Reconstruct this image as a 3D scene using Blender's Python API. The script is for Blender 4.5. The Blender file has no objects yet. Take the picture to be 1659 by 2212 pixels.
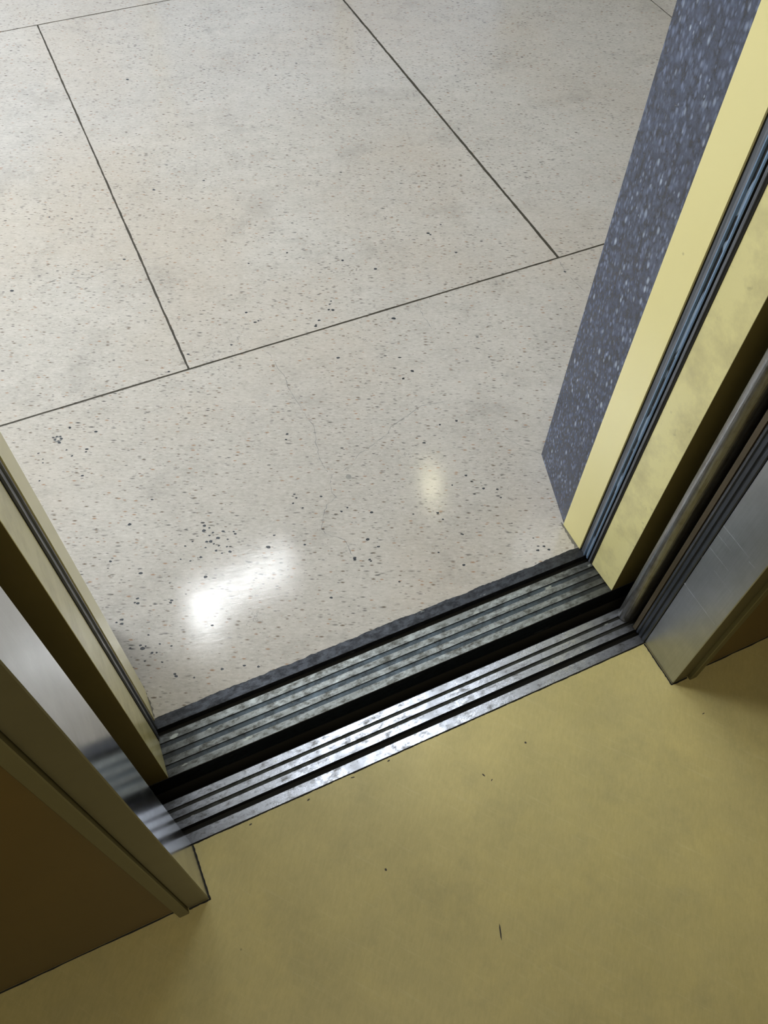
import bpy, bmesh, math, random
from mathutils import Vector, Matrix

# ---------------------------------------------------------------- camera, world, lights, exposure
scene = bpy.context.scene
C = scene.collection
R0 = (0.9098037543586899, -0.41424713725193013, 0.025621042785439713)      # image right, in world axes
R1 = (-0.3333475746444479, -0.7661119359980149, -0.5495014977231983)       # image down
R2 = (0.2472580090381243, 0.491397813181901, -0.8350997941363347)          # viewing direction
cam_data = bpy.data.cameras.new('camera')
cam_data.sensor_fit = 'HORIZONTAL'
cam_data.sensor_width = 36.0
cam_data.lens = 36.0 * 1826.937 / 1659.0
cam_data.clip_start = 0.02
cam = bpy.data.objects.new('camera', cam_data)
C.objects.link(cam)
rot = Matrix(((R0[0], -R1[0], -R2[0]), (R0[1], -R1[1], -R2[1]), (R0[2], -R1[2], -R2[2])))
cam.matrix_world = Matrix.Translation((0.128, -0.404, 1.5)) @ rot.to_4x4()
scene.camera = cam

world = bpy.data.worlds.new('world')
scene.world = world
world.use_nodes = True
world.node_tree.nodes['Background'].inputs[0].default_value = (0.62, 0.75, 1.0, 1)
world.node_tree.nodes['Background'].inputs[1].default_value = 0.7


def area(name, loc, sx, sy, power, col, rotz=0.0):
    d = bpy.data.lights.new(name, 'AREA')
    d.shape = 'RECTANGLE'; d.size = sx; d.size_y = sy; d.energy = power; d.color = col
    o = bpy.data.objects.new(name, d); C.objects.link(o)
    o.location = loc; o.rotation_euler = (0, 0, rotz)
    return o


COOL = (0.93, 0.97, 1.0)
LAMPS = [  # the lobby's ceiling lamps and the lift's own: centre, size, power, colour, turn
    ('main', (-1.45, 2.15, 2.66), 1.0, 1.0, 96, COOL, 0.0),
    ('tube', (0.43, 1.91, 2.655), 0.62, 0.07, 7.0, COOL, 0.10),
    ('short', (0.19, 1.77, 2.655), 0.16, 0.10, 1.3, COOL, 0.0),
    ('near', (0.78, 0.82, 2.655), 0.50, 0.16, 8.0, COOL, 0.0),
    ('warm', (1.70, 2.10, 2.655), 0.07, 0.13, 1.0, (1.0, 0.93, 0.6), 0.0),
    ('far', (-1.35, 4.6, 2.66), 0.6, 0.6, 60, COOL, 0.0),
    ('car', (0.05, -0.80, 2.16), 0.7, 0.6, 8.5, (1.0, 0.9, 0.66), 0.0),
]
for n_, loc_, sx_, sy_, p_, c_, r_ in LAMPS:
    area('light_' + n_, (loc_[0], loc_[1], loc_[2] - 0.012), sx_, sy_, p_, c_, r_)

scene.view_settings.view_transform = 'Standard'
scene.view_settings.look = 'None'
scene.view_settings.gamma = 1.0
scene.view_settings.use_curve_mapping = False
scene.view_settings.exposure = 0.0

# ---------------------------------------------------------------- material helpers
class NT:
    def __init__(self, name):
        self.m = bpy.data.materials.new(name); self.m.use_nodes = True
        self.t = self.m.node_tree; self.b = self.t.nodes['Principled BSDF']
        self.co = None

    def n(self, typ, **kw):
        nd = self.t.nodes.new(typ)
        for k, v in kw.items():
            if k.startswith('_'):
                setattr(nd, k[1:], v)
        return nd

    def link(self, a, b): self.t.links.new(a, b)

    def setv(self, sock, v):
        if hasattr(v, 'links') or isinstance(v, bpy.types.NodeSocket): self.link(v, sock)
        else: sock.default_value = v

    def coord(self, scale=(1, 1, 1), rot=(0, 0, 0), loc=(0, 0, 0), src=None):
        if self.co is None: self.co = self.n('ShaderNodeTexCoord').outputs['Object']
        mp = self.n('ShaderNodeMapping')
        self.link(src or self.co, mp.inputs[0])
        mp.inputs[1].default_value = loc; mp.inputs[2].default_value = rot
        if tuple(scale) == (1, 1, 1): return mp.outputs[0]
        ms = self.n('ShaderNodeMapping')            # turn first, stretch after
        self.link(mp.outputs[0], ms.inputs[0]); ms.inputs[3].default_value = scale
        return ms.outputs[0]

    def noise(self, vec, scale, detail=4, rough=0.55, dist=0.0):
        nd = self.n('ShaderNodeTexNoise'); self.link(vec, nd.inputs['Vector'])
        nd.inputs['Scale'].default_value = scale; nd.inputs['Detail'].default_value = detail
        nd.inputs['Roughness'].default_value = rough; nd.inputs['Distortion'].default_value = dist
        return nd.outputs['Fac']

    def ramp(self, fac, a, b, ca=0.0, cb=1.0):
        nd = self.n('ShaderNodeMapRange'); self.setv(nd.inputs[0], fac)
        nd.inputs[1].default_value = a; nd.inputs[2].default_value = b
        nd.inputs[3].default_value = ca; nd.inputs[4].default_value = cb
        return nd.outputs[0]

    def math(self, op, a, b=0.0):
        nd = self.n('ShaderNodeMath', _operation=op); self.setv(nd.inputs[0], a); self.setv(nd.inputs[1], b)
        return nd.outputs[0]

    def mix(self, fac, a, b):
        nd = self.n('ShaderNodeMix', _data_type='RGBA'); self.setv(nd.inputs['Factor'], fac)
        for s, v in ((nd.inputs[6], a), (nd.inputs[7], b)):
            if isinstance(v, tuple): s.default_value = v + (1,) if len(v) == 3 else v
            else: self.link(v, s)
        return nd.outputs[2]

    def specks(self, vec, scale, radius, keep=0.0, lo=0.35, soft=0.35):
        """small chips: one candidate per voronoi cell, of random size; cells below keep stay empty"""
        v = self.n('ShaderNodeTexVoronoi'); v.feature = 'F1'
        self.link(vec, v.inputs['Vector']); v.inputs['Scale'].default_value = scale
        sp = self.n('ShaderNodeSeparateColor'); self.link(v.outputs['Color'], sp.inputs[0])
        size = self.ramp(sp.outputs[0], keep, 1.0, radius * lo, radius)
        gate = self.math('GREATER_THAN', sp.outputs[1], keep)
        d = self.math('DIVIDE', v.outputs['Distance'], size)
        f = self.ramp(d, 1.0 - soft, 1.0 + soft, 1.0, 0.0)
        return self.math('MULTIPLY', f, gate), sp.outputs[2]

    def bump(self, h, strength, dist=0.001):
        nd = self.n('ShaderNodeBump'); self.link(h, nd.inputs['Height'])
        nd.inputs['Strength'].default_value = strength; nd.inputs['Distance'].default_value = dist
        self.link(nd.outputs[0], self.b.inputs['Normal'])

    def done(self, col=None, rough=None, metal=None, spec=None):
        if col is not None: self.setv(self.b.inputs['Base Color'], col + (1,) if isinstance(col, tuple) and len(col) == 3 else col)
        if rough is not None: self.setv(self.b.inputs['Roughness'], rough)
        if metal is not None: self.b.inputs['Metallic'].default_value = metal
        if spec is not None: self.b.inputs['Specular IOR Level'].default_value = spec
        return self.m


def srgb(r, g, b):
    f = lambda c: (c / 255 / 12.92) if c / 255 <= 0.04045 else ((c / 255 + 0.055) / 1.055) ** 2.4
    return (f(r), f(g), f(b))


def plain(name, col, rough=0.5, metal=0.0, var=0.12, scale=9):
    n = NT(name)
    f = n.ramp(n.noise(n.coord(), scale, 5), 0.3, 0.7)
    c = n.mix(f, tuple(x * (1 - var) for x in col), tuple(min(1, x * (1 + var)) for x in col))
    return n.done(c, rough, metal)


def mat_terrazzo():
    n = NT('polished_terrazzo')
    A = math.radians(24.5)
    st = n.coord((1 / 2.1, 1.25, 1), (0, 0, A))                        # chips lie stretched one way
    co = n.coord()
    big = n.ramp(n.noise(co, 2.2, 5, 0.6), 0.36, 0.66)
    mid = n.ramp(n.noise(n.coord((0.6, 1.1, 1), (0, 0, A)), 22, 7, 0.7), 0.36, 0.68)
    fine = n.ramp(n.noise(st, 150, 5, 0.8), 0.38, 0.62)
    base = n.mix(big, srgb(176, 171, 165), srgb(189, 185, 180))
    base = n.mix(n.math('MULTIPLY', mid, 0.48), base, srgb(152, 150, 145))
    base = n.mix(n.math('MULTIPLY', fine, 0.45), base, srgb(212, 210, 205))
    warm = n.ramp(n.noise(n.coord(loc=(3.1, 1.7, 0)), 1.6, 4), 0.45, 0.66)
    base = n.mix(n.math('MULTIPLY', warm, 0.35), base, srgb(182, 170, 154))
    pale, _ = n.specks(st, 120, 0.26, 0.4, 0.4, 0.6)
    base = n.mix(n.math('MULTIPLY', pale, 0.35), base, srgb(212, 210, 206))
    smudge = n.ramp(n.noise(n.coord(loc=(7, 2, 0)), 5, 7, 0.75), 0.53, 0.74)
    base = n.mix(n.math('MULTIPLY', smudge, 0.40), base, srgb(122, 121, 117))
    br, rb = n.specks(st, 104, 0.22, 0.15, 0.3, 0.5)
    bc = n.mix(rb, srgb(88, 72, 52), srgb(156, 120, 88))
    base = n.mix(n.math('MULTIPLY', br, 0.8), base, bc)
    dens = n.ramp(n.noise(n.coord(loc=(2.2, 0.4, 0)), 4, 5, 0.7), 0.38, 0.6, 0.35, 1.0)
    for sc, loc, k in ((115, (1.3, .7, 0), 0.95), (150, (5.3, 2.7, 0), 0.85), (84, (2.3, 8.7, 0), 0.8)):
        gr, rg = n.specks(n.coord((1 / 2.5, 1.35, 1), (0, 0, A), loc), sc, 0.21, 0.22, 0.3, 0.5)
        gc = n.mix(rg, srgb(52, 55, 58), srgb(112, 110, 104))
        base = n.mix(n.math('MULTIPLY', n.math('MULTIPLY', gr, k), dens), base, gc)
    cluster = n.ramp(n.noise(n.coord(loc=(1.1, 5.2, 0)), 5.5, 3, 0.6), 0.45, 0.62)
    bk, rk = n.specks(n.coord((1 / 1.8, 1.25, 1), (0, 0, A), (4.3, 2.7, 0)), 56, 0.14, 0.4, 0.4, 0.3)
    base = n.mix(n.math('MULTIPLY', bk, cluster), base, srgb(36, 40, 46))
    # faint wandering scratches
    w = n.n('ShaderNodeTexVoronoi'); w.feature = 'DISTANCE_TO_EDGE'
    ds = n.n('ShaderNodeVectorMath', _operation='ADD')
    nz = n.n('ShaderNodeTexNoise'); n.link(co, nz.inputs['Vector']); nz.inputs['Scale'].default_value = 7; nz.inputs['Detail'].default_value = 6
    n.link(co, ds.inputs[0]); n.link(nz.outputs['Color'], ds.inputs[1]); n.link(ds.outputs[0], w.inputs['Vector']); w.inputs['Scale'].default_value = 3.1
    cr = n.ramp(w.outputs[0], 0.0, 0.006, 1.0, 0.0)
    crm = n.ramp(n.noise(n.coord(loc=(9, 9, 0)), 6, 3), 0.56, 0.66)
    base = n.mix(n.math('MULTIPLY', n.math('MULTIPLY', cr, crm), 0.55), base, srgb(92, 92, 92))
    rough = n.ramp(n.noise(st, 60, 4, 0.7), 0.3, 0.7, 0.06, 0.12)
    n.bump(n.noise(n.coord((1 / 4.0, 1.3, 1), (0, 0, A - 0.25)), 95, 5, 0.75), 0.17, 0.0006)
    return n.done(base, rough, 0.0, 0.5)


def mat_vinyl():
    n = NT('worn_yellow_vinyl')
    co = n.coord()
    a = n.ramp(n.noise(co, 3.2, 6, 0.65), 0.32, 0.7)
    b = n.ramp(n.noise(n.coord((1, 1, 1), (0, 0, 0.3), (2, 5, 0)), 12, 7, 0.7), 0.35, 0.72)
    base = n.mix(a, srgb(182, 171, 116), srgb(204, 190, 128))
    base = n.mix(n.math('MULTIPLY', b, 0.4), base, srgb(164, 157, 116))
    grain = n.ramp(n.noise(n.coord((1, 3.2, 1), (0, 0, -0.9), (1, 2, 0)), 55, 5, 0.75), 0.3, 0.7)
    base = n.mix(n.math('MULTIPLY', grain, 0.24), base, srgb(132, 124, 74))
    cl = n.ramp(n.noise(n.coord(loc=(4, 4, 0)), 7, 6, 0.72), 0.52, 0.72)
    base = n.mix(n.math('MULTIPLY', cl, 0.3), base, srgb(136, 132, 98))
    scr = n.ramp(n.noise(n.coord((1.0, 14, 1), (0, 0, math.radians(52))), 9, 5, 0.7), 0.56, 0.76)
    base = n.mix(n.math('MULTIPLY', scr, 0.3), base, srgb(206, 198, 150))
    sp, r = n.specks(n.coord(loc=(3, 9, 0)), 17, 0.07, 0.86, 0.4, 0.5)
    base = n.mix(n.math('MULTIPLY', sp, 0.55), base, srgb(92, 84, 52))
    n.bump(n.noise(co, 90, 6, 0.7), 0.2, 0.0006)
    return n.done(base, n.ramp(b, 0, 1, 0.36, 0.5), 0.0, 0.4)


def mat_paint():
    """pale yellow gloss enamel, greyed by wear low down"""
    n = NT('yellow_enamel_paint')
    co = n.coord()
    a = n.ramp(n.noise(co, 2.5, 3), 0.35, 0.65)
    base = n.mix(a, srgb(238, 231, 168), srgb(243, 237, 176))
    sm = n.ramp(n.noise(n.coord(loc=(2, 1, 4)), 13, 6, 0.65), 0.44, 0.68)
    base = n.mix(n.math('MULTIPLY', sm, 0.5), base, srgb(184, 176, 132))
    sp = n.ramp(n.noise(n.coord(loc=(5, 3, 1)), 42, 4, 0.6), 0.66, 0.78)
    base = n.mix(n.math('MULTIPLY', sp, 0.35), base, srgb(120, 112, 80))
    n.bump(n.noise(co, 30, 3), 0.08, 0.001)
    return n.done(base, 0.24, 0.0, 0.5)


def mat_paint_clean():
    n = NT('yellow_enamel_paint_clean')
    a = n.ramp(n.noise(n.coord(), 2.5, 3), 0.35, 0.65)
    base = n.mix(a, srgb(246, 237, 172), srgb(249, 241, 178))
    sp, r = n.specks(n.coord(), 22, 0.05, 0.8, 0.4, 0.5)
    base = n.mix(n.math('MULTIPLY', sp, 0.5), base, srgb(110, 100, 66))
    n.bump(n.noise(n.coord(), 30, 3), 0.06, 0.001)
    return n.done(base, 0.22, 0.0, 0.5)


def mat_steel(name='brushed_stainless_steel', r0=0.15, r1=0.24, tint=srgb(192, 195, 202)):
    n = NT(name)
    br = n.noise(n.coord((1, 1, 0.02)), 420, 3, 0.6)
    sm = n.ramp(n.noise(n.coord(loc=(1, 2, 3)), 9, 6, 0.65), 0.35, 0.8)
    base = n.mix(sm, tint, tuple(c * 0.72 for c in tint))
    base = n.mix(n.ramp(br, 0.3, 0.7, 0, 0.25), base, srgb(150, 152, 156))
    rough = n.ramp(sm, 0, 1, r0, r1)
    n.bump(br, 0.04, 0.0004)
    return n.done(base, rough, 1.0)


def mat_nose():
    n = NT('worn_bronze_door_edge')
    a = n.ramp(n.noise(n.coord((1, 1, 0.05)), 300, 4, 0.7), 0.3, 0.7)
    base = n.mix(a, srgb(158, 163, 172), srgb(120, 115, 104))
    base = n.mix(n.ramp(n.noise(n.coord(), 60, 5, 0.7), 0.5, 0.75, 0, 0.4), base, srgb(60, 54, 42))
    n.bump(a, 0.08, 0.0004)
    return n.done(base, 0.34, 0.85)


def mat_sill(name, light, dark, lo, hi, r0, r1, amt=0.85, ends=0.8):
    n = NT(name)
    st = n.coord((0.55, 1.0, 1))
    a = n.ramp(n.noise(st, 85, 7, 0.75), lo, hi)
    b = n.ramp(n.noise(n.coord(loc=(3, 1, 0)), 11, 6, 0.7), 0.42, 0.62)
    f = n.math('MULTIPLY', n.math('MAXIMUM', a, n.math('MULTIPLY', b, 0.55)), amt)
    # grime collects at the two ends where the doors slide
    xyz = n.n('ShaderNodeSeparateXYZ'); n.link(n.co, xyz.inputs[0])
    d = n.math('ABSOLUTE', n.math('SUBTRACT', xyz.outputs[0], 0.455))
    e = n.ramp(n.math('ADD', d, n.math('MULTIPLY', n.noise(st, 30, 5, 0.7), 0.16)), 0.40, 0.54, 0.0, ends)
    base = n.mix(f, light, dark)
    base = n.mix(e, base, srgb(44, 43, 40))
    f = n.math('MAXIMUM', f, e)
    sc = n.ramp(n.noise(n.coord((0.03, 1, 1)), 520, 3, 0.6), 0.55, 0.75)
    base = n.mix(n.math('MULTIPLY', sc, 0.3), base, dark)
    chip = n.ramp(n.noise(n.coord((0.35, 1, 1), loc=(8, 3, 0)), 70, 3, 0.5), 0.69, 0.73)
    base = n.mix(n.math('MULTIPLY', chip, 0.6), base, srgb(190, 196, 190))
    n.bump(n.noise(st, 160, 5, 0.7), 0.35, 0.0006)
    return n.done(base, n.ramp(f, 0, 1, r0, r1), 0.8)


def mat_granite():
    n = NT('dark_blue_granite')
    co = n.coord((1, 1, 0.55))
    a = n.ramp(n.noise(n.coord(), 60, 6, 0.75), 0.35, 0.65)
    base = n.mix(a, srgb(30, 36, 52), srgb(70, 82, 110))
    s1, r1 = n.specks(co, 150, 0.5, 0.05, 0.35, 0.5)
    base = n.mix(n.math('MULTIPLY', s1, 0.6), base, n.mix(r1, srgb(60, 70, 98), srgb(128, 144, 182)))
    s2, r2 = n.specks(n.coord((1, 1, 0.6), (0, 0, 0.1), (3, 2, 1)), 92, 0.34, 0.35, 0.3, 0.5)
    base = n.mix(n.math('MULTIPLY', s2, 0.8), base, n.mix(r2, srgb(110, 124, 156), srgb(176, 192, 218)))
    s3 = n.ramp(n.noise(n.coord((1, 1, 0.12), loc=(1, 1, 1)), 60, 3), 0.6, 0.7)
    base = n.mix(n.math('MULTIPLY', s3, 0.55), base, srgb(26, 28, 36))
    return n.done(base, 0.2, 0.0, 0.5)


def mat_edge():
    """scuffed metal edge of the landing door, dark worn slots down its middle"""
    n = NT('scuffed_edge_metal')
    a = n.ramp(n.noise(n.coord((1, 1, 0.06)), 260, 4, 0.65), 0.3, 0.7)
    base = n.mix(a, srgb(122, 128, 140), srgb(84, 90, 100))
    return n.done(base, n.ramp(a, 0, 1, 0.3, 0.5), 0.35)


def mat_slot():
    n = NT('worn_slot_metal')
    s = n.ramp(n.noise(n.coord((1, 1, 0.16)), 80, 2, 0.5, 0.6), 0.52, 0.55)
    base = n.mix(s, srgb(16, 18, 24), srgb(150, 172, 200))
    return n.done(base, 0.35, n.b.inputs['Metallic'].default_value and 0.0, 0.5)


M = dict(
    terrazzo=mat_terrazzo(), vinyl=mat_vinyl(), paint=mat_paint(), clean=mat_paint_clean(), steel=mat_steel(), dull=mat_steel('dull_scratched_steel', 0.34, 0.46, srgb(188, 192, 197)), nosem=mat_nose(),
    granite=mat_granite(), edge=mat_edge(), slot=mat_slot(),
    blue=plain('polished_blue_steel', srgb(122, 152, 188), 0.3, 0.3, 0.1, 60),
    ridge=mat_sill('landing_sill_aluminium', srgb(172, 179, 181), srgb(66, 64, 56), 0.36, 0.62, 0.36, 0.6),
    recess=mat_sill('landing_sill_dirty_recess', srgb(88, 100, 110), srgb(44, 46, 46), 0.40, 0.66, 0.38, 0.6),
    ridge2=mat_sill('lift_sill_aluminium', srgb(198, 204, 218), srgb(76, 74, 64), 0.45, 0.66, 0.22, 0.5, 0.8),
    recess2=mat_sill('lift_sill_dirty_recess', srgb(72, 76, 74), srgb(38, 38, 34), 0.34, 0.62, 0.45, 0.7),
    lip=mat_sill('landing_sill_grey_back_strip', srgb(84, 88, 96), srgb(36, 38, 42), 0.36, 0.60, 0.4, 0.6, 0.8, 0.5),
    black=plain('black_grime_and_gap_shade', srgb(22, 22, 18), 0.7, 0.0, 0.2, 40),  # grime, and also the painted dark of gaps and recesses
    crackm=plain('crack_grime', srgb(120, 122, 122), 0.6, 0.0, 0.2, 60),
    speckm=plain('black_stone_chip', srgb(44, 50, 58), 0.3, 0.0, 0.3, 200),
    spotm=plain('grey_round_stain', srgb(142, 142, 138), 0.4, 0.0, 0.1, 200),
    joint=plain('brown_joint_filler', srgb(58, 54, 44), 0.6, 0.0, 0.3, 30),
    grime=plain('grey_grime_edge', srgb(104, 102, 98), 0.6, 0.0, 0.3, 60),
    ret=plain('dark_brown_door_return', srgb(80, 70, 50), 0.4, 0.2, 0.1, 12),
    rubber=plain('dark_seal_rubber', srgb(46, 52, 62), 0.4, 0.0, 0.2, 50),
    brown=plain('brown_laminate', srgb(106, 84, 38), 0.42, 0.0, 0.08, 5),
    front=plain('steel_front_painted_shade', srgb(110, 106, 82), 0.35, 0.35, 0.06, 20),  # post front is steel too; its dim olive light is painted into this colour
    olive=plain('olive_steel_paint', srgb(114, 110, 78), 0.4, 0.2, 0.08, 8),
    backs=plain('dark_olive_back_face', srgb(112, 99, 48), 0.45, 0.0, 0.1, 8),  # darker olive colour for the post faces toward the slot
    white=plain('white_ceiling_paint', srgb(225, 224, 218), 0.8, 0.0, 0.03, 3),
    cream=plain('cream_wall_paint', srgb(206, 202, 190), 0.7, 0.0, 0.04, 3),
    doorgrey=plain('grey_door_leaf_paint', srgb(120, 112, 84), 0.4, 0.1, 0.08, 8),
    scratch=plain('bright_scratch', srgb(225, 230, 240), 0.5, 0.3, 0.05, 90),
    dark=plain('shaft_concrete', srgb(60, 56, 46), 0.9, 0.0, 0.2, 6),
)
_lamp = bpy.data.materials.new('lamp_diffuser'); _lamp.use_nodes = True
_b = _lamp.node_tree.nodes['Principled BSDF']
_b.inputs['Base Color'].default_value = (0.9, 0.9, 0.9, 1)
_b.inputs['Emission Color'].default_value = (0.95, 0.98, 1, 1); _b.inputs['Emission Strength'].default_value = 1.0
M['lamp'] = _lamp


# ---------------------------------------------------------------- mesh helpers
def link_mesh(name, bm, mats, parent=None, smooth=False):
    me = bpy.data.meshes.new(name)
    bm.normal_update(); bm.to_mesh(me); bm.free()
    for m in (mats if isinstance(mats, (list, tuple)) else [mats]): me.materials.append(M[m])
    if smooth:
        for p in me.polygons: p.use_smooth = True
    o = bpy.data.objects.new(name, me); C.objects.link(o)
    if parent: o.parent = parent
    return o


def box_bm(x0, x1, y0, y1, z0, z1, bm=None, mi=0):
    bm = bm or bmesh.new()
    vs = [bm.verts.new(p) for p in ((x0, y0, z0), (x1, y0, z0), (x1, y1, z0), (x0, y1, z0), (x0, y0, z1), (x1, y0, z1), (x1, y1, z1), (x0, y1, z1))]
    for f in ((3, 2, 1, 0), (4, 5, 6, 7), (0, 1, 5, 4), (1, 2, 6, 5), (2, 3, 7, 6), (3, 0, 4, 7)):
        fc = bm.faces.new([vs[i] for i in f]); fc.material_index = mi
    return bm


def box(name, x0, x1, y0, y1, z0, z1, mat, parent=None, bevel=0.0):
    bm = box_bm(x0, x1, y0, y1, z0, z1)
    if bevel:
        bmesh.ops.bevel(bm, geom=bm.edges[:], offset=bevel, segments=3, profile=0.5, affect='EDGES')
    return link_mesh(name, bm, mat, parent)


def prism_z(pts, z0, z1, bm=None, mis=None, cap=True):
    """closed outline in plan, extruded upward; pts anticlockwise seen from above"""
    bm = bm or bmesh.new()
    a = [bm.verts.new((x, y, z0)) for x, y in pts]; b = [bm.verts.new((x, y, z1)) for x, y in pts]
    n = len(pts)
    for i in range(n):
        f = bm.faces.new((a[i], a[(i + 1) % n], b[(i + 1) % n], b[i])); f.material_index = mis[i] if mis else 0
    if cap:
        bm.faces.new(b); bm.faces.new(a[::-1])
    return bm


def extrude_x(prof, x0, x1, bm=None):
    """closed profile [(y, z, material)] run along x; each segment starts at its own point"""
    bm = bm or bmesh.new()
    a = [bm.verts.new((x0, p[0], p[1])) for p in prof]; b = [bm.verts.new((x1, p[0], p[1])) for p in prof]
    n = len(prof)
    for i in range(n):
        f = bm.faces.new((a[i], b[i], b[(i + 1) % n], a[(i + 1) % n])); f.material_index = prof[i][2]
    bm.faces.new(a[::-1]); bm.faces.new(b)
    bmesh.ops.recalc_face_normals(bm, faces=bm.faces[:])
    return bm


def thing(name, label, cat, loc=(0, 0, 0), group=None):
    o = bpy.data.objects.new(name, None); C.objects.link(o)
    o.location = loc; o['label'] = label; o['category'] = cat
    o.empty_display_size = 0.05; o['kind'] = 'thing'
    if group: o['group'] = group
    return o


def tag(o, label, cat, group=None):
    o['label'] = label; o['category'] = cat; o['kind'] = 'thing'
    if group: o['group'] = group
    return o


def struct(o, label=None, cat=None):
    o['kind'] = 'structure'
    if label: o['label'] = label
    if cat: o['category'] = cat
    return o


rnd = random.Random(11)
W = 0.910          # clear width between the two steel posts

# ---------------------------------------------------------------- lobby floor: terrazzo slabs, joints, cracks, chips
CRACKS = [
  [ (.913,1.022), (.908,1.001), (.906,.971), (.908,.949), (.906,.927) ],
  [ (1.334,1.032), (1.328,1.005), (1.324,.975), (1.326,.955), (1.327,.928), (1.332,.883) ],
  [ (1.338,1.075), (1.362,1.055), (1.384,1.036) ],
  [ (.833,.700), (.798,.708), (.779,.711), (.762,.712), (.745,.702), (.716,.693), (.683,.683), (.667,.668), (.635,.656), (.610,.648), (.585,.642), (.559,.620), (.533,.612), (.509,.612), (.494,.591), (.490,.567), (.496,.555), (.468,.544), (.450,.520), (.436,.495), (.440,.476), (.469,.448), (.469,.431), (.469,.411), (.469,.396) ],
  [ (.909,.560), (.913,.544), (.923,.528), (.941,.497), (.952,.490), (.958,.478) ],
  [ (.503,1.013), (.508,1.001), (.509,.975), (.511,.945), (.516,.919), (.512,.889), (.516,.803), (.518,.787), (.522,.748), (.510,.710), (.502,.671), (.500,.637), (.502,.623) ],
  [ (.131,1.454), (.179,1.433), (.201,1.439), (.230,1.446), (.310,1.426) ],
  [ (.316,1.445), (.357,1.439), (.407,1.438) ],
  [ (1.347,1.633), (1.387,1.624), (1.424,1.619), (1.474,1.622) ],
  [ (1.987,1.865), (2.066,1.818), (2.185,1.774) ],
  [ (.465,1.827), (.495,1.819), (.527,1.813) ],
  [ (.460,1.507), (.472,1.506), (.491,1.504), (.512,1.508) ],
]
SPECKS = [(.801,.818,.0055),(.771,.805,.0038),(.732,.612,.0042),(.828,.640,.0043),(.788,.645,.0032),(.777,.494,.0036),(.822,.434,.0040),(.676,.431,.0039),(.627,.449,.0030),(.548,.488,.0039),(.679,.412,.0029),(.737,.483,.0030),(.796,.448,.0040),(.819,.412,.0030),(.513,.430,.0048),(.526,.405,.0038),(.470,.400,.0047),(.469,.396,.0038),(.497,.384,.0038),(.698,.364,.0029),(.700,.362,.0029),(.634,.343,.0029),(.842,.268,.0039),(.847,.257,.0039),(.825,.265,.0039),(.668,.295,.0038),(.391,.335,.0037),(.498,.380,.0028),(.209,.586,.0048),(.230,.557,.0048),(.214,.555,.0047),(.206,.558,.0038),(.217,.530,.0038),(.242,.516,.0047),(.184,.527,.0038),(.318,.495,.0057),(.178,.480,.0046),(.062,.540,.0046),(.133,.704,.0034),(.014,.591,.0033),(.101,.456,.0045),(.098,.452,.0036),(.041,.487,.0036),(.039,.476,.0045),(.034,.480,.0027),(.073,.662,.0048),(.001,.454,.0040),(-.001,.445,.0040),(-.010,.452,.0027),(.022,.379,.0053),(.019,.387,.0035),(.028,.381,.0026),(.035,.363,.0035),(-.000,.389,.0031),(.146,.278,.0035),(.186,.268,.0035),(.210,.255,.0035),(-.005,.321,.0060),(.063,.299,.0043),(.062,.304,.0034),(.157,.372,.0036),(.214,.597,.0038),(.245,.568,.0038),(.266,.552,.0038),(.265,.559,.0029),(.216,.570,.0029),(.200,.545,.0028),(.226,.519,.0028),(.162,.527,.0028),(.163,.565,.0028),(.180,.570,.0028),(.145,.539,.0028),(.054,.375,.0026),(.073,.362,.0026),(.018,.352,.0026),(.047,.337,.0026),(.093,.283,.0026),(.039,.402,.0027),(.043,.360,.0026),(.240,.530,.0028),(.226,.539,.0028),(.218,.547,.0028),(.222,.588,.0029),(.248,.546,.0029),(.225,.574,.0029),(.569,1.707,.0046),(.428,1.720,.0051),(.506,2.289,.0058),(-.013,1.462,.0058),(.136,1.713,.0037),(.190,1.682,.0037),(.277,1.469,.0048),(.801,1.244,.0049),(.867,1.181,.0049),(.504,1.159,.0046),(.513,1.118,.0046),(.522,1.120,.0034),(.706,1.083,.0046),(.697,1.088,.0041),(.834,.996,.0058),(1.058,1.256,.0050),(1.061,1.248,.0038),(1.323,.978,.0043),(1.092,1.157,.0043),(1.106,1.276,.0038),(.329,1.079,.0044),(.434,1.068,.0039),(.645,1.047,.0046),(.661,1.063,.0046),(.648,1.051,.0034),(.677,1.329,.0043),(.570,1.329,.0036),(.270,1.043,.0033),(.655,.927,.0045),(.770,.805,.0033),(.714,1.114,.0035),(.706,1.106,.0035),(-.021,.953,.0036),(-.019,.945,.0036),(-.013,.939,.0030),(-.006,.943,.0041),(-.006,.950,.0031),(-.013,.953,.0031),(-.012,.933,.0041),(.019,.968,.0031),(.019,.965,.0031),(.069,.932,.0041),(.039,.892,.0040),(.036,.885,.0030),(-.002,.907,.0030),(.005,.886,.0030),(.013,.824,.0040),(-.060,.922,.0030),(-.074,.847,.0029),(-.057,.892,.0025),(-.055,.902,.0025),(.459,.757,.0036),(.451,.743,.0031),(.414,.597,.0030),(.415,.586,.0030),(.404,.576,.0030),(.465,.569,.0035),(.418,.557,.0034),(.505,.520,.0030),(.490,.516,.0034),(.389,.470,.0033),(.339,.517,.0029),(.531,.313,.0028)]

def jitter_edge(p, q, n, amp):
    out = []
    off = 0.0
    for i in range(n):
        t = i / n
        off = off * 0.7 + rnd.uniform(-amp, amp) * 0.6
        dx, dy = q[0] - p[0], q[1] - p[1]; L = math.hypot(dx, dy)
        k = 0 if i == 0 else off
        out.append((p[0] + dx * t - dy / L * k, p[1] + dy * t + dx / L * k))
    return out


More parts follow.
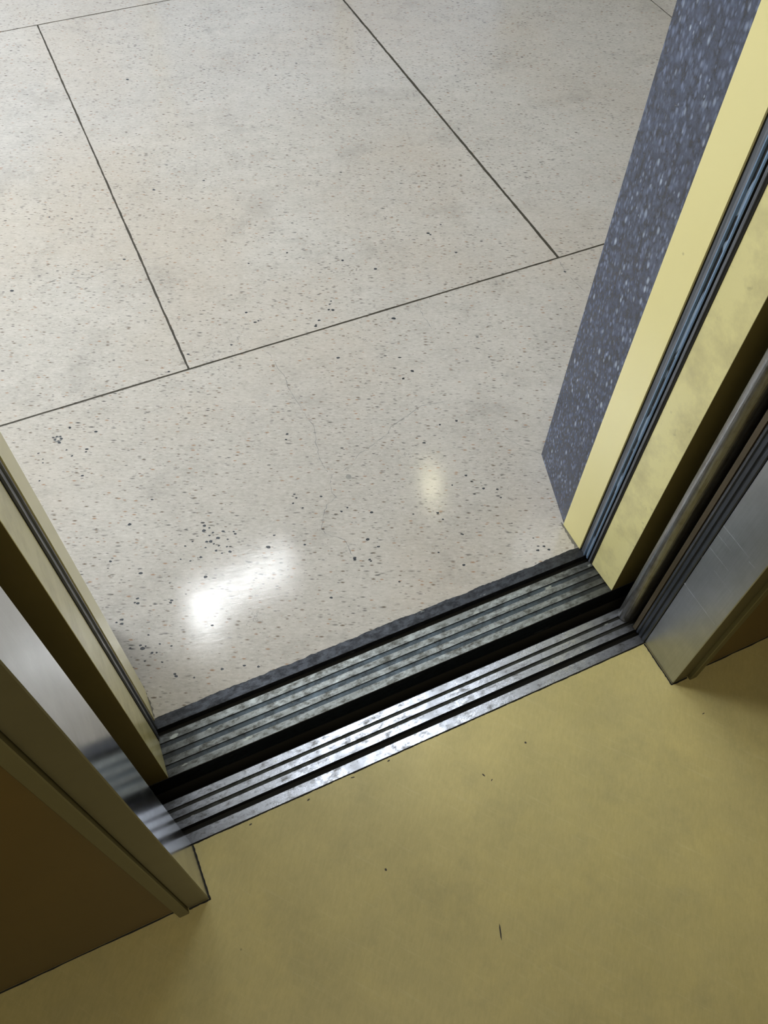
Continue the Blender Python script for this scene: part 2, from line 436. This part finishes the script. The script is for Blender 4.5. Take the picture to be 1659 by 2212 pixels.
def slab(bm, x0, x1, y0, y1, amps=(0.0005, 0.0005, 0.0005, 0.0005), ns=(60, 60, 60, 60)):
    cs = [(x0, y0), (x1, y0), (x1, y1), (x0, y1)]
    pts = []
    for i in range(4): pts += jitter_edge(cs[i], cs[(i + 1) % 4], ns[i], amps[i])
    prism_z(pts, -0.004, 0.0, bm)


def build_floor():
    bm = bmesh.new()
    g = 0.0026; thick = 0.0042
    xs = [-1.724, -0.704, 0.316, 1.336, 2.362, 3.382, 4.40]
    Y1, Y2 = 1.032, 2.721
    slab(bm, -1.72, 2.36 - g, 0.2375, Y1 - g, (0.0016, 0.0005, 0.0005, 0.0005), (900, 60, 500, 60))
    slab(bm, 2.36 + g, 4.40, 0.2375, Y1 - g)
    for i in range(6): slab(bm, xs[i] + (thick if i == 3 else g), xs[i + 1] - (thick if i == 2 else g), Y1 + g, Y2 - g, (0.0005, 0.0009, 0.0005, 0.0009), ns=(130, 220, 130, 220))
    for a, b in ((-1.724, 1.80), (1.80, 4.40)): slab(bm, a + g, b - g, Y2 + g, 6.2, ns=(300, 40, 60, 40))
    # joint filler just below the surface
    box_bm(-1.724, 4.40, 0.243, 6.2, -0.006, -0.0012, bm, 1)
    # hairline cracks
    for poly in CRACKS:
        pts = []
        for i in range(len(poly) - 1):
            a, b = poly[i], poly[i + 1]
            for k in range(4):
                t = k / 4
                pts.append((a[0] + (b[0] - a[0]) * t + rnd.uniform(-1, 1) * 0.0017, a[1] + (b[1] - a[1]) * t + rnd.uniform(-1, 1) * 0.0017))
        pts.append(poly[-1])
        L, Rr = [], []
        for i, p in enumerate(pts):
            q0 = pts[max(0, i - 1)]; q1 = pts[min(len(pts) - 1, i + 1)]
            dx, dy = q1[0] - q0[0], q1[1] - q0[1]; l = math.hypot(dx, dy) or 1
            w = rnd.choice((0.00008, 0.0003, 0.0005, 0.0007)) * (0.3 if i in (0, len(pts) - 1) else 1)
            L.append(bm.verts.new((p[0] - dy / l * w, p[1] + dx / l * w, 0.00012)))
            Rr.append(bm.verts.new((p[0] + dy / l * w, p[1] - dx / l * w, 0.00012)))
        for i in range(len(pts) - 1):
            f = bm.faces.new((Rr[i], Rr[i + 1], L[i + 1], L[i])); f.material_index = 2
    # the larger black chips
    ca, sa = math.cos(math.radians(-22)), math.sin(math.radians(-22))
    for x, y, r in SPECKS:
        n = 7; vs = []
        for k in range(n):
            a = 2 * math.pi * k / n
            rr = r * rnd.uniform(0.55, 1.0)
            u, v = math.cos(a) * rr * 1.15, math.sin(a) * rr * 0.8
            vs.append(bm.verts.new((x + u * ca - v * sa, y + u * sa + v * ca, 0.00016)))
        f = bm.faces.new(vs); f.material_index = 3
    # grime where the slab meets the door frame
    for xa, s in ((0.907, -1), (-0.0005, 1)):
        n = 16; inner = [bm.verts.new((xa, 0.2385 + 0.066 * k / n, 0.00018)) for k in range(n + 1)]
        outer = [bm.verts.new((xa + s * rnd.uniform(0.004, 0.0095) * (1 - 0.55 * k / n), 0.2385 + 0.066 * k / n, 0.00018)) for k in range(n + 1)]
        for k in range(n):
            q = (inner[k], inner[k + 1], outer[k + 1], outer[k]) if s < 0 else (outer[k], outer[k + 1], inner[k + 1], inner[k])
            bm.faces.new(q).material_index = 5
    # round grey stain and a ring of grime
    vs = [bm.verts.new((0.5393 + math.cos(k * math.pi / 10) * 0.0062, 0.5931 + math.sin(k * math.pi / 10) * 0.0066, 0.00014)) for k in range(20)]
    bm.faces.new(vs).material_index = 4
    ring = [[bm.verts.new((-0.0125 + math.cos(k * math.pi / 10) * r, 0.944 + math.sin(k * math.pi / 10) * r, 0.00014)) for k in range(20)] for r in (0.0052, 0.0088)]
    for k in range(20):
        bm.faces.new((ring[0][k], ring[1][k], ring[1][(k + 1) % 20], ring[0][(k + 1) % 20])).material_index = 2
    return bm


struct(link_mesh('floor', build_floor(), ['terrazzo', 'joint', 'crackm', 'speckm', 'spotm', 'grime']),
       'speckled grey-beige terrazzo lobby floor with cracks and dark joints beyond the sills', 'floor')

# ---------------------------------------------------------------- lift floor
pts = jitter_edge((1.33, -0.0022), (-0.42, -0.0022), 700, 0.0005) + [(-0.42, -0.0022), (-0.42, -1.5), (1.33, -1.5)]
bm = prism_z(pts, -0.004, 0.0)
for x, y, l, w, a in ((0.409, -0.331, 0.026, 0.0012, 1.22), (0.60, -0.078, 0.004, 0.002, 0.3), (0.28, -0.17, 0.004, 0.0022, 0), (0.93, -0.165, 0.006, 0.0008, 0.1), (0.503, -0.0985, 0.007, 0.0012, 2.0), (0.512, -0.112, 0.005, 0.0008, 0.6), (0.205, -0.012, 0.006, 0.0012, 0.3), (0.29, -0.008, 0.008, 0.001, -0.2), (0.36, -0.007, 0.006, 0.0012, 0.2), (0.10, -0.010, 0.006, 0.0012, 0.2)):
    u = (math.cos(a) * l / 2, math.sin(a) * l / 2); v = (-math.sin(a) * w, math.cos(a) * w)
    q = [bm.verts.new((x + s * u[0] + t * v[0], y + s * u[1] + t * v[1], 0.00012)) for s, t in ((-1, 0), (-.3, -1), (.6, -1), (1, 0), (.5, 1), (-.5, 1))]
    bm.faces.new(q).material_index = 1
for x0, x1, y0, y1 in ((-0.0005, 0.0022, -0.094, -0.0022), (W - 0.0026, W + 0.0005, -0.094, -0.0022), (-0.0345, 0.0022, -0.0955, -0.0925), (W - 0.002, W + 0.0345, -0.0955, -0.0925),
                       (-0.42, -0.0525, -0.0900, -0.0875), (W + 0.0525, 1.33, -0.0900, -0.0875)):
    n = 24 if x1 - x0 > 0.1 or y1 - y0 > 0.02 else 10
    long_x = (x1 - x0) > (y1 - y0); lo = []; hi = []
    for k in range(n + 1):
        t_ = k / n
        if long_x: lo.append((x0 + (x1 - x0) * t_, y0 + rnd.uniform(-0.0006, 0.0006))); hi.append((x0 + (x1 - x0) * t_, y1))
        else: lo.append((x0 + (rnd.uniform(-0.0006, 0.0006) if x0 > 0.4 else 0), y0 + (y1 - y0) * t_)); hi.append((x1 + (rnd.uniform(-0.0006, 0.0006) if x0 < 0.4 else 0), y0 + (y1 - y0) * t_))
    A_ = [bm.verts.new((p[0], p[1], 0.00015)) for p in lo]; B_ = [bm.verts.new((p[0], p[1], 0.00015)) for p in hi]
    for k in range(n):
        bm.faces.new((A_[k], A_[k + 1], B_[k + 1], B_[k])).material_index = 2
struct(link_mesh('floor_lift', bm, ['vinyl', 'joint', 'black']), 'worn plain yellow vinyl floor inside the lift', 'floor')

# ---------------------------------------------------------------- landing sill (lobby side)
D = 0.0028    # depth of the shallow recesses
prof = [(0.1220, -0.06, 1), (0.1220, -0.0008, 0), (0.1228, 0.0, 0), (0.1360, 0.0, 1), (0.1362, -D, 1), (0.1448, -D, 1), (0.1450, 0.0, 0),
        (0.1560, 0.0, 1), (0.1562, -D, 1), (0.1658, -D, 1), (0.1660, 0.0, 0), (0.1775, 0.0, 1), (0.1777, -D, 1), (0.1864, -D, 1), (0.1866, 0.0, 0),
        (0.2000, 0.0, 1), (0.2004, -0.060, 1)]
t = thing('landing_sill', 'scratched metal threshold strip edging the terrazzo, with the wider black groove near the terrazzo', 'door sill', (W / 2, 0.18, 0))
inv = Vector((-W / 2, -0.18, 0))


def sub(o, parent):
    """keep a part built in room coordinates where it is under an Empty at another place"""
    o.parent = parent
    o.matrix_parent_inverse = Matrix.Translation(-Vector(parent.location))
    return o


XL, XR = -0.30, 1.60
sub(link_mesh('tread_plate', extrude_x(prof, XL, XR), ['ridge', 'recess']), t)
g = [(0.2004, -0.060, 0), (0.2004, -0.020, 0), (0.2146, -0.020, 0), (0.2146, -0.060, 0)]
sub(link_mesh('guide_groove', extrude_x(g, XL, XR), ['black']), t)
o = sub(link_mesh('back_strip', extrude_x([(0.2146, -0.06, 0), (0.2146, -0.0006, 0), (0.2152, -0.0002, 0), (0.2435, -0.0003, 0), (0.2435, -0.06, 0)], XL, XR), ['lip']), t)
o['label'] = 'dark grey strip against the ragged terrazzo edge'

# ---------------------------------------------------------------- lift sill
prof2 = [(0.0310, -0.06, 1), (0.0310, 0.0, 0), (0.0440, 0.0, 1), (0.0442, -D, 1), (0.0508, -D, 1), (0.0510, 0.0, 0),
         (0.0625, 0.0, 1), (0.0627, -D, 1), (0.0688, -D, 1), (0.0690, 0.0, 0), (0.0818, 0.0, 0), (0.0830, -0.0012, 1), (0.0830, -0.06, 1)]
t = thing('lift_sill', 'brighter ribbed aluminium threshold strip edging the yellow lift floor', 'door sill', (W / 2, 0.04, 0))
XL2, XR2 = -0.30, 1.60
sub(link_mesh('tread_plate', extrude_x(prof2, XL2, XR2), ['ridge2', 'recess2']), t)
sub(link_mesh('guide_groove', extrude_x([(0.0182, -0.06, 0), (0.0182, -0.018, 0), (0.0310, -0.018, 0), (0.0310, -0.06, 0)], XL2, XR2), ['black']), t)
o = sub(link_mesh('front_strip', extrude_x([(0.0004, -0.06, 0), (0.0004, -0.0004, 0), (0.0008, 0.0, 0), (0.0182, 0.0, 0), (0.0182, -0.06, 0)], XL2, XR2), ['ridge2']), t)

# black bed under sills, the slot between them and the shaft below
struct(box('floor_bed', -0.45, 1.75, -0.02, 0.0004, -0.07, -0.0042, 'black'))
struct(box('wall_shaft_landing', -0.9, 2.0, 0.1222, 0.26, -0.9, -0.06, 'dark'))
struct(box('wall_shaft_lift', -0.9, 2.0, -0.02, 0.0828, -0.9, -0.07, 'dark'))
struct(box('floor_pit', -0.9, 2.0, 0.0, 0.2, -0.95, -0.9, 'dark'))

# ---------------------------------------------------------------- landing door frame and granite surround
H = 2.10
XJ = 0.907
t = thing('landing_door_surround', 'yellow painted steel frame around the lobby side of the lift opening', 'door frame', (W / 2, 0.25, 0))


def jamb(side):
    s = lambda pts: pts if side > 0 else [(W - x, y) for x, y in pts][::-1]
    # outer jamb face, a thin folded return each side
    o = link_mesh('jamb', prism_z(s([(XJ, 0.2330), (1.06, 0.2330), (1.06, 0.315), (0.915, 0.300), (XJ, 0.298)]), 0.0, H), ['clean']); sub(o, t)
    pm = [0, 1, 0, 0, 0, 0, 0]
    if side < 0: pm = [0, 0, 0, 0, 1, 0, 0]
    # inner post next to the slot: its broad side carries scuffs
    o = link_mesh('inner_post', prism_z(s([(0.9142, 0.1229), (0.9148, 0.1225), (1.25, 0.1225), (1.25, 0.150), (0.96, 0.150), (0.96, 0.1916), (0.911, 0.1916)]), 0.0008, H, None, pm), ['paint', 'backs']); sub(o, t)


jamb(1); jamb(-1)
sub(box('header', -0.10, W + 0.10, 0.1225, 0.30, H, H + 0.12, 'clean'), t)


def edge_outline(side):
    """cross-section of the metal door edge, from the lobby side (y .2335) to the shaft side (y .1915)"""
    p = [(0.9104, 0.2292), (0.9104, 0.2327), (1.00, 0.2327), (1.00, 0.1920), (0.9100, 0.1920), (0.9100, 0.1957), (0.9115, 0.1957), (0.9082, 0.1966), (0.9080, 0.2008), (0.9095, 0.2015), (0.9125, 0.2025), (0.9125, 0.2045), (0.9090, 0.2054),
         (0.9082, 0.2075), (0.9088, 0.2099), (0.9100, 0.2103), (0.9100, 0.2145), (0.9080, 0.2149), (0.9066, 0.2158), (0.9066, 0.2174), (0.9080, 0.2182), (0.9090, 0.2235), (0.9082, 0.2282)]
    mi = [3, 3, 3, 3, 3, 3, 0, 0, 0, 3, 3, 3, 1, 1, 0, 2, 1, 1, 1, 1, 0, 0, 0]  # black faces paint in the darkness of the gaps beside the metal edge
    p = p[::-1]; mi = mi[::-1]; mi = mi[1:] + mi[:1]
    if side < 0:
        n = len(p)
        q = [(W - x, y) for x, y in p][::-1]
        m2 = [mi[(n - 2 - i) % n] for i in range(n)]
        return q, m2
    return p, mi


# right: the landing door slid open into its pocket, only its edge shows
t2 = thing('landing_door_leaf', 'open lobby-side lift door showing only its scuffed blue-grey metal edge between two yellow strips', 'elevator door', (0.95, 0.21, 0))
q, mi = edge_outline(1)
sub(link_mesh('door_edge', prism_z(q, 0.0006, H, None, mi), ['edge', 'blue', 'slot', 'black'], None), t2)
sub(box('leaf_panel', 1.0001, 1.30, 0.196, 0.226, 0.004, H, 'doorgrey'), t2)
# left: the channel the door closes into
q, mi = edge_outline(-1)
o = sub(link_mesh('strike_channel', prism_z(q, 0.0006, H, None, mi), ['edge', 'edge', 'rubber', 'black'], None), t)
o['label'] = 'dark grooved metal strip between the left yellow faces'


def granite(side):
    pts = [(0.9092, 0.2985), (1.06, 0.3155), (1.10, 0.3155), (1.10, 0.4785), (0.959, 0.4785)]
    if side < 0: pts = [(W - x, y) for x, y in pts][::-1]
    bm = prism_z(pts, 0.0, H)
    return link_mesh('granite_cladding', bm, ['granite'])


tag(granite(1), 'dark blue-grey speckled granite slab lining the right side of the doorway', 'granite cladding')
tag(granite(-1), 'dark granite slab beyond the left yellow side of the door frame', 'granite cladding')

# ---------------------------------------------------------------- lift door (slid open on the right)
t = thing('lift_door_leaf', 'open inner lift door with a rounded worn metal leading edge standing on the ribbed sill', 'elevator door', (0.95, 0.06, 0))
nose = []
cx, cy, r = 0.9085, 0.0655, 0.0145
for k in range(15):
    a = math.radians(90 + 12 * k + 6)
    nose.append((cx + math.cos(a) * r, cy + math.sin(a) * r))
nose = [(1.00, 0.0800)] + nose + [(1.00, 0.0505)]
o = sub(link_mesh('leading_edge', prism_z(nose, 0.0022, H), ['nosem']), t)
sub(box('leaf_panel', 1.0001, 1.50, 0.047, 0.078, 0.004, H, 'doorgrey'), t)
sub(box('back_return', 0.9075, 0.9999, 0.0285, 0.0372, 0.003, H, 'ret'), t)
sub(box('recess_dark_fill', 0.9500, 0.9999, 0.0376, 0.0502, 0.003, H, 'black'), t)  # black fill added to paint the recess dark

# rubber seal on the far side of the right post
t_seal = [(0.9110, 0.0010), (0.9600, 0.0010), (0.9600, 0.0272), (0.9095, 0.0272), (0.9085, 0.0225), (0.9110, 0.0205), (0.9110, 0.0190), (0.9085, 0.0175), (0.9085, 0.0125), (0.9115, 0.0110), (0.9115, 0.0095), (0.9095, 0.0080), (0.9095, 0.0025)]


# ---------------------------------------------------------------- steel posts of the lift front
def post(side, label):
    loc = (W + 0.018, -0.045, 0) if side > 0 else (-0.018, -0.045, 0)
    t = thing('lift_door_post', label, 'door post', loc)
    s = lambda pts: pts if side > 0 else [(W - x, y) for x, y in pts][::-1]
    bm = prism_z(s([(W, -0.0915), (W + 0.0012, -0.0930), (W + 0.0345, -0.0930), (W + 0.0345, -0.0005), (W + 0.0012, -0.0005), (W, -0.0017)]), 0.0040, H, None, ([0, 2, 2, 0, 0, 0] if side > 0 else [0, 0, 0, 2, 2, 0]))
    if side > 0:      # fine horizontal scratches across the face
        sc = bm
        for y0, y1, z, w in ((-0.001, -0.064, 0.426, 0.0006), (-0.002, -0.036, 0.401, 0.0005), (-0.001, -0.050, 0.364, 0.0006), (-0.001, -0.086, 0.242, 0.0007),
                             (-0.0005, -0.003, 0.331, 0.0012), (-0.0005, -0.004, 0.2425, 0.0022), (-0.066, -0.080, 0.421, 0.0005), (-0.030, -0.075, 0.335, 0.0003)):
            n_ = 10; top = []; bot = []
            for k in range(n_ + 1):
                y = y0 + (y1 - y0) * k / n_; ww = w * (0.35 + 0.65 * rnd.random()) * (1 - 0.6 * k / n_); dz = rnd.uniform(-0.0004, 0.0004) + 0.001 * k / n_
                top.append(sc.verts.new((W - 0.0001, y, z + dz + ww))); bot.append(sc.verts.new((W - 0.0001, y, z + dz - ww)))
            for k in range(n_): sc.faces.new((bot[k], bot[k + 1], top[k + 1], top[k])).material_index = 1
    sub(link_mesh('steel_face', bm, ['dull' if side > 0 else 'steel', 'scratch', 'front']), t)
    o = sub(link_mesh('edge_strip', prism_z(s([(W + 0.0355, -0.0995), (W + 0.0368, -0.1005), (W + 0.0512, -0.1005), (W + 0.0522, -0.0995), (W + 0.0522, -0.0875), (W + 0.0355, -0.0875)]), 0.0008, H), ['olive']), t)
    sub(link_mesh('foot_shadow_gap', prism_z(s([(W + 0.0012, -0.0922), (W + 0.034, -0.0922), (W + 0.034, -0.0020), (W + 0.0015, -0.0020)]), 0.0, 0.0039), ['black']), t)  # black filler painting the dark gap under the post
    if side > 0:
        sub(link_mesh('door_seal', prism_z(t_seal, 0.0010, H), ['rubber']), t)
    return t


post(-1, 'mirror-like steel post left of the opening reflecting the ribbed sills')
post(1, 'dull scratched blue-grey steel post on the right of the opening')


# ---------------------------------------------------------------- lift interior
def panel(side, label):
    s = lambda a, b: (a, b) if side > 0 else (W - b, W - a)
    x0, x1 = s(W + 0.0524, 1.33)
    o = box('wall_panel', x0, x1, -0.0880, -0.0700, 0.004, H, 'brown')
    k = struct(box('plinth', x0, x1, -0.0870, -0.0705, 0.0, 0.004, 'black')); k.parent = o; del k['kind']
    return tag(o, label, 'wall panel')


panel(-1, 'large dark brown laminate lift wall panel left of the opening')
panel(1, 'small visible wedge of brown laminate lift wall panel right of the opening')
struct(box('wall_lift_left', -0.47, -0.42, -1.5, -0.07, -0.004, 2.2, 'brown'))
struct(box('wall_lift_right', 1.33, 1.38, -1.5, -0.07, -0.004, 2.2, 'brown'))
struct(box('wall_lift_back', -0.47, 1.38, -1.55, -1.5, -0.004, 2.2, 'brown'))
struct(box('wall_lift_front', -0.47, 1.38, -0.088, -0.001, H, 2.2, 'olive'))
struct(box('ceiling_lift', -0.47, 1.38, -1.55, -0.001, 2.2, 2.25, 'white'))
struct(box('wall_shaft_left', -0.62, -0.60, -0.069, 0.1222, -0.06, 2.3, 'dark'))
struct(box('wall_shaft_right', 1.76, 1.78, -0.069, 0.1222, -0.06, 2.3, 'dark'))
struct(box('ceiling_shaft', -0.62, 1.78, -0.0005, 0.1222, 2.23, 2.28, 'dark'))

# ---------------------------------------------------------------- lobby shell
struct(box('wall_front_left', -1.8, -0.19, 0.30, 0.478, 0.0, 2.7, 'cream'))
struct(box('wall_front_right', 1.10, 4.4, 0.30, 0.478, 0.0, 2.7, 'cream'))
struct(box('wall_front_top', -0.19, 1.10, 0.30, 0.478, H, 2.7, 'cream'))
struct(box('wall_left', -1.85, -1.724, 0.24, 6.2, 0.0, 2.7, 'cream'))
struct(box('wall_right', 4.40, 4.5, 0.24, 6.2, 0.0, 2.7, 'cream'))
struct(box('ceiling', -1.85, 4.5, 0.24, 6.2, 2.70, 2.76, 'white'))
struct(box('wall_back', -1.85, 4.5, 6.2, 6.3, 0.0, 0.9, 'cream'))
for k in range(5):
    struct(box('window_1', -1.85 + k * 1.5625, -1.75 + k * 1.5625, 6.21, 6.29, 0.9, 2.7, 'white'))

for n_, loc_, sx_, sy_, p_, c_, r_ in LAMPS:
    top = 2.70 if n_ != 'car' else 2.20
    o = box('ceiling_lamp', -sx_ / 2 - 0.003, sx_ / 2 + 0.003, -sy_ / 2 - 0.003, sy_ / 2 + 0.003, 0.0, top - loc_[2], 'white')
    o.location = loc_; o.rotation_euler = (0, 0, r_)
    lab = {'main': 'square recessed ceiling lamp over the left of the lobby near the lift', 'tube': 'long narrow tube lamp on the lobby ceiling facing the lift',
           'near': 'tube lamp on the lobby ceiling closest to the lift doorway', 'short': 'short tube lamp beside the long one on the lobby ceiling', 'warm': 'small warm ceiling lamp right of the tube lamps',
           'far': 'square recessed ceiling lamp deep in the lobby', 'car': 'warm lamp on the ceiling inside the lift'}[n_]
    tag(o, lab, 'ceiling lamp')
    d = link_mesh('diffuser', box_bm(-sx_ / 2, sx_ / 2, -sy_ / 2, sy_ / 2, -0.006, -0.0005), 'lamp'); d.parent = o
